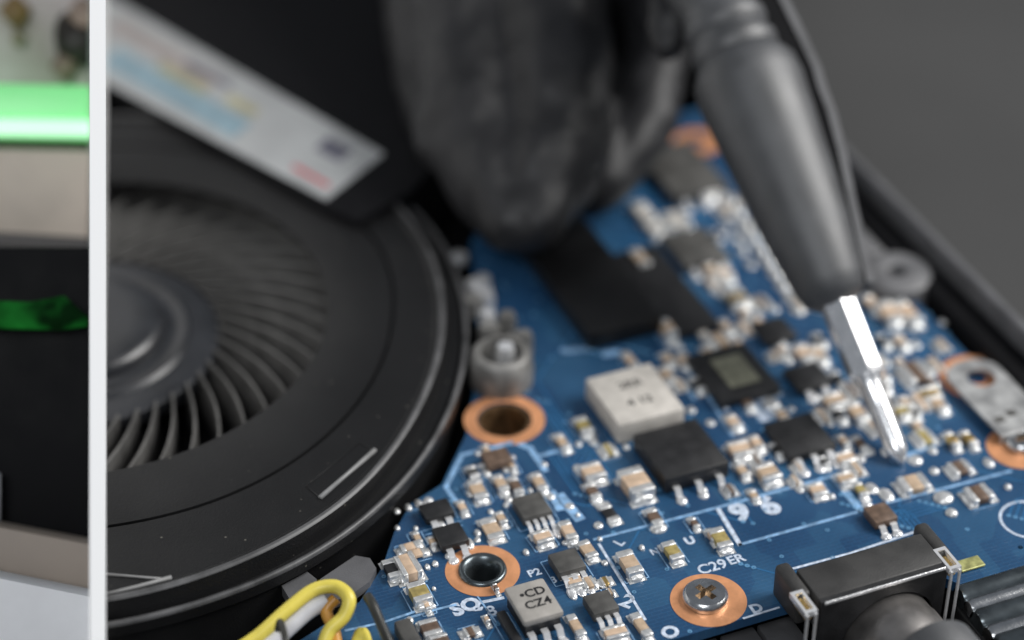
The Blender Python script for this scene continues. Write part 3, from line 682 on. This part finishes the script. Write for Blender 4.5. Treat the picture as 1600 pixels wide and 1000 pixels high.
# ---------------------------------------------------------------- screwdriver
T0 = at(1411, 728, .01); T1 = atd(1100, -40, 26.0)
ax = (T1-T0).normalized(); LT = (T1-T0).length
def s_at(py):
    lo, hi = 0., LT*1.6
    for _ in range(40):
        mid = (lo+hi)/2; p = T0+ax*mid-CAM; y = 500-FPX*p.dot(up)/p.dot(fwd)
        if y > py: lo = mid
        else: hi = mid
    return lo
drv = thing('screwdriver', 'black handled precision screwdriver with bright steel shaft touching the board', 'screwdriver', T0)
q_ = ax.to_track_quat('Z', 'Y').to_matrix().to_4x4()
def dprof(lst):
    out = []
    for py, hw in lst:
        s = s_at(py); out.append((hw*.93*depth(T0+ax*s)/FPX, s))
    return out
def dfin(name, bm, m, **k): 
    o = fin(name, bm, m, drv, **k); o.matrix_local = q_; return o
bm = bmesh.new(); lathe(bm, [(0, 0)]+dprof([(724, 6), (716, 13), (703, 18), (690, 19), (640, 20), (602, 21), (594, 25), (588, 27)]), 24); M['driver'] = mat('polished_driver_steel', (.86, .86, .87), .25, .9, var=.04, vscale=6)
dfin('tip', bm, M['driver'], smooth=True, angle=40)
bm = bmesh.new(); lathe(bm, dprof([(590, 27), (580, 30), (470, 31), (455, 31)]), 6, rotz(.35)); dfin('shaft', bm, M['driver'])
hp = dprof([(478, 26), (471, 42), (463, 52), (440, 61), (350, 75), (210, 87), (140, 93), (116, 90), (100, 78), (92, 71), (84, 75), (72, 75), (64, 68), (56, 66), (48, 72), (36, 72), (28, 65), (10, 65), (0, 71), (-40, 75), (-160, 76), (-200, 55)])
bm = bmesh.new(); lathe(bm, [(0, hp[0][1])]+hp+[(0, hp[-1][1])], 64); dfin('handle', bm, M['handle'], smooth=True, angle=40)
# flat clip strip; a black band fills the dark gap beside the handle
ln = [(1205, -30), (1222, 5), (1250, 62), (1270, 105), (1278, 135), (1292, 170), (1308, 230), (1327, 320), (1345, 400), (1354, 440)]
wd = [30, 30, 30, 22, 16, 14, 13, 12, 10, 6]
def strip(off0, off1, dz):
    bm = bmesh.new(); rows = []
    for (x, y), w in zip(ln, wd):
        d0 = depth(T0+ax*s_at(y))+dz
        rows.append([bm.verts.new(atd(x+a*w+c_, y, d0+t)) for (a, c_, t) in ((off0[0], off0[1], 0), (off1[0], off1[1], 0), (off1[0], off1[1], .12), (off0[0], off0[1], .12))])
    for a, b2 in zip(rows, rows[1:]):
        for j in range(4): bm.faces.new((a[j], a[(j+1) % 4], b2[(j+1) % 4], b2[j]))
    bm.faces.new(rows[0]); bm.faces.new(rows[-1]); return bm
o = fin('clip_gap', strip((-1, -16), (0, 0), .22), M['void']); o.parent = drv; o.matrix_parent_inverse = Matrix.Translation(-T0)
o = fin('clip_edge', strip((0, 0), (0, 13), .20), M['boss']); o.parent = drv; o.matrix_parent_inverse = Matrix.Translation(-T0)

# ---------------------------------------------------------------- gloved hand
chains = [
 [(862, -260, 30, 1.15), (868, -80, 28.6, .80), (872, 60, 27.8, .74), (872, 180, 27.2, .72), (850, 270, 26.8, .64), (836, 335, 26.5, .50)],
 [(745, -260, 30.4, 1.2), (742, -80, 29.0, .88), (735, 80, 28.2, .82), (742, 200, 27.4, .78), (775, 285, 26.9, .62), (798, 342, 26.5, .46)],
 [(640, -260, 31, .9), (655, -80, 30, .62), (668, 60, 29.2, .58), (690, 180, 28.6, .55)],
 [(985, -260, 30, .95), (1020, -90, 29.2, .60), (1030, 70, 28.4, .46), (1008, 180, 28.0, .44), (960, 262, 27.6, .42), (930, 290, 27.4, .40)],
 [(1150, -260, 29.5, .9), (1110, -120, 27.6, .58), (1066, -30, 26.7, .40), (1046, 40, 26.3, .30), (1040, 74, 26.2, .24)],
 [(700, -420, 32, 1.5), (860, -420, 31.5, 1.8), (1020, -420, 31, 1.7), (1150, -330, 30.2, 1.1)],
 [(900, -420, 32, 1.9), (950, -800, 34, 2.1), (1000, -1300, 37, 2.4)],
]
bm = bmesh.new()
for ch in chains:
    P = [(atd(x, y, d), r) for x, y, d, r in ch]
    for (a, ra), (b2, rb) in zip(P, P[1:]):
        n = max(2, int((b2-a).length/(min(ra, rb)*.3)))
        for k in range(n+1):
            t = k/n; bmesh.ops.create_icosphere(bm, subdivisions=2, radius=ra+(rb-ra)*t, matrix=Matrix.Translation(a.lerp(b2, t)))
hand = fin('gloved_hand', bm, M['glove'], smooth=True)
tag(hand, 'hand in a black rubber glove reaching down and gripping the screwdriver', 'person')
md = hand.modifiers.new('skin', 'REMESH'); md.mode = 'VOXEL'; md.voxel_size = .08; md.use_smooth_shade = True
sm = hand.modifiers.new('smooth', 'SMOOTH'); sm.factor = .6; sm.iterations = 7
tx = bpy.data.textures.new('folds', 'CLOUDS'); tx.noise_scale = 1.0; tx.noise_depth = 2
dp = hand.modifiers.new('folds', 'DISPLACE'); dp.texture = tx; dp.strength = .22; dp.mid_level = .5
tx2 = bpy.data.textures.new('creases', 'CLOUDS'); tx2.noise_scale = .42; tx2.noise_type = 'HARD_NOISE'; tx2.noise_depth = 2
dp2 = hand.modifiers.new('creases', 'DISPLACE'); dp2.texture = tx2; dp2.strength = .045; dp2.mid_level = .5

# ---------------------------------------------------------------- collage border and the things left of it
# laptop parts are cut off at the collage border, built as a panel
PN = ray(152, 0).cross(ray(152, 1000)).normalized()
if PN.dot(right) < 0: PN = -PN
bpy.context.view_layer.update()
def trim(o):
    me = o.data.copy() if o.data.users > 1 else o.data
    inv = o.matrix_world.inverted(); c = inv @ CAM; n = (inv.to_3x3() @ PN).normalized()
    ds = [(v.co-c).dot(n) for v in me.vertices]
    if not ds or min(ds) >= 0: return
    if max(ds) <= 0: bpy.data.objects.remove(o); return
    bm = bmesh.new(); bm.from_mesh(me)
    bmesh.ops.bisect_plane(bm, geom=bm.verts[:]+bm.edges[:]+bm.faces[:], plane_co=c, plane_no=n, clear_inner=True)
    bm.to_mesh(me); bm.free(); o.data = me
for o in list(fan.children)+list(case.children)+list(st.children)+[bpy.data.objects['battery_pack']]+[x for x in bpy.data.objects if x.name.startswith('wire') or x.name == 'board_substrate']: trim(o)
bm = bmesh.new()
f0 = [atd(x, y, d) for (x, y, d) in ((140, -900, 24.2), (165, -900, 24.2), (165, 1080, 20.7), (140, 1080, 20.7))]
bk = []
for p, x in zip(f0, (140, 165, 165, 140)):
    bk.append(p + (ray(152, 500).normalized())*16)
vs = [bm.verts.new(v) for v in f0+bk]
for q in ((0, 1, 2, 3), (7, 6, 5, 4), (0, 4, 5, 1), (1, 5, 6, 2), (2, 6, 7, 3), (3, 7, 4, 0)): bm.faces.new([vs[i] for i in q])
tag(fin('collage_border', bm, M['white']), 'white collage border built as a thin upright panel left of the fan', 'panel')

# the other half of the collage, built as slabs facing the camera
def lbox(name, y0, y1, d0, th, m, label, cat, slope=0, dx=0):
    """upright slab whose near face spans image rows y0..y1 at distance d0; th thick"""
    P0_, P1_ = atd(60, y0, d0), atd(60, y1, d0)
    c = (P0_+P1_)/2; h = (P0_-P1_).length
    u_, v_, w_ = right, up, fwd
    bm = bmesh.new(); box(bm, -4.2, 80*d0/FPX+dx, -h/2, h/2, 0, th, min(.03, h*.2), 2)
    mt = Matrix.Translation(c) @ Matrix((u_, v_, w_)).transposed().to_4x4() @ Matrix.Rotation(slope, 4, 'Z')
    for v in bm.verts: v.co = mt @ v.co
    o = fin(name, bm, m, smooth=True, angle=40); return tag(o, label, cat)
M['mottle'] = mat('mottled_board', (.78, .70, .70), .6, var=.0, vscale=.8, col2=(.40, .35, .30))
M['beige'] = mat('beige_slab', (.72, .62, .52), .6, var=.10, vscale=1.2, bump=.01, bscale=3)
M['greige'] = mat('greige_slab', (.36, .30, .25), .55, var=.08, vscale=.8)
M['greenlamp'] = mat('green_light_bar', (.1, .5, .15), .4, emit=(.10, .95, .22), es=1.0)
lbox('mottled_panel', -150, 138, 27.6, .5, M['mottle'], 'mottled pale panel above the green light bar', 'panel')
g = lbox('light_bar', 132, 214, 26.6, .4, mat('green_diffuser', (.15, .6, .22), .35, emit=(.16, .50, .18), es=.9), 'glowing green light bar left of the white panel', 'light bar', -.02)
P = atd(60, 192, 26.56); bm = bmesh.new(); tube(bm, [P-right*4.2-up*.0, P+right*.60-up*.07], .10, 16); o = fin('tube', bm, mat('bright_green_core', (.6, .9, .65), .3, emit=(.50, 1.0, .60), es=1.1), smooth=True); o.parent = g
lbox('ledge', 208, 240, 27.2, 1.0, mat('dull_brown_edge', (.12, .11, .09), .6, var=.1), 'dull brown edge right below the green light bar', 'ledge', -.02)
lbox('beige_slab', 234, 372, 26.3, .6, M['beige'], 'beige slab below the green light bar', 'slab', -.02)
lbox('slab_lip', 366, 392, 26.1, .5, mat('dark_taupe', (.11, .10, .095), .55, var=.1), 'dark taupe lip along the bottom of the beige slab', 'ledge', -.06)
lbox('black_cabinet', 386, 870, 24.5, .3, M['void'], 'black gap between the beige slab and the grey brown slab', 'cabinet')
def glow_mat():  # green reflection put in as emission, not a lamp
    m = mat('green_reflection', (.002, .02, .004), .9, spec=.1, emit=(.004, .06, .008), es=1); nt = m.node_tree
    n = nt.nodes.new('ShaderNodeTexNoise'); n.inputs['Scale'].default_value = 2.2; n.inputs['Detail'].default_value = 2
    t = nt.nodes.new('ShaderNodeTexCoord'); nt.links.new(t.outputs['Object'], n.inputs['Vector'])
    r = nt.nodes.new('ShaderNodeMapRange'); r.inputs['From Min'].default_value = .38; r.inputs['From Max'].default_value = .7; r.inputs['To Min'].default_value = .03; r.inputs['To Max'].default_value = 1.8
    nt.links.new(n.outputs['Fac'], r.inputs['Value']); nt.links.new(r.outputs['Result'], nt.nodes['Principled BSDF'].inputs['Emission Strength']); return m
P = atd(60, 486, 24.2); bm = bmesh.new(); tube(bm, [P-right*4.2+up*.1, P-right*.1-up*.05, P+right*.25-up*.02, P+right*.54-up*.12], [.20, .15, .19, .05], 16)
tag(fin('green_glow', bm, glow_mat(), smooth=True), 'dim green reflection before the black cabinet, built as a glowing shape', 'painted glow')
lbox('grey_brown_slab', 836, 975, 23.5, .5, M['greige'], 'grey brown slab near the lower left corner', 'slab', -.19)
lbox('white_base', 918, 1200, 22.6, .5, mat('white_base_sheet', (.88, .88, .89), .5, var=.03), 'white sheet at the lower left corner', 'sheet', -.20)
P = atd(-9, 790, 24.2); bm = bmesh.new(); tube(bm, [P+up*.35, P+up*.1, P-up*.28], .07, 12)
tag(fin('cable_end', bm, M['whitewire'], smooth=True), 'pale cable end at the far left over the black cabinet', 'cable')
# soft shapes on the mottled panel
for (x, y, r, c_, nm) in ((122, 66, .30, (.03, .025, .02), 'dark_knob'), (104, 40, .13, (.05, .04, .03), 'dark_knob'), (22, 20, .18, (.25, .16, .06), 'brown_knob'), (100, 104, .16, (.30, .22, .17), 'brown_knob'), (30, 60, .10, (.35, .28, .2), 'brown_knob'), (134, 26, .22, (.45, .33, .26), 'brown_knob')):
    P = atd(x, y, 27.4); bm = bmesh.new(); bmesh.ops.create_icosphere(bm, subdivisions=3, radius=r, matrix=Matrix.Translation(P))
    for v in bm.verts: v.co += Vector((1, 1, 1))*.03*math.sin(v.co.x*17+v.co.z*13)
    tag(fin(nm, bm, mat(nm, c_, .5, var=.3), smooth=True), {122: 'largest black knob on the mottled panel, beside the white divider', 104: 'small black knob above the largest black one on the mottled panel', 22: 'brown knob near the top left of the mottled panel', 100: 'tan knob just above the green light bar', 30: 'small tan knob low on the left of the mottled panel', 134: 'pale tan knob against the white divider at the top'}[x], 'knob', 'knobs on the mottled panel')
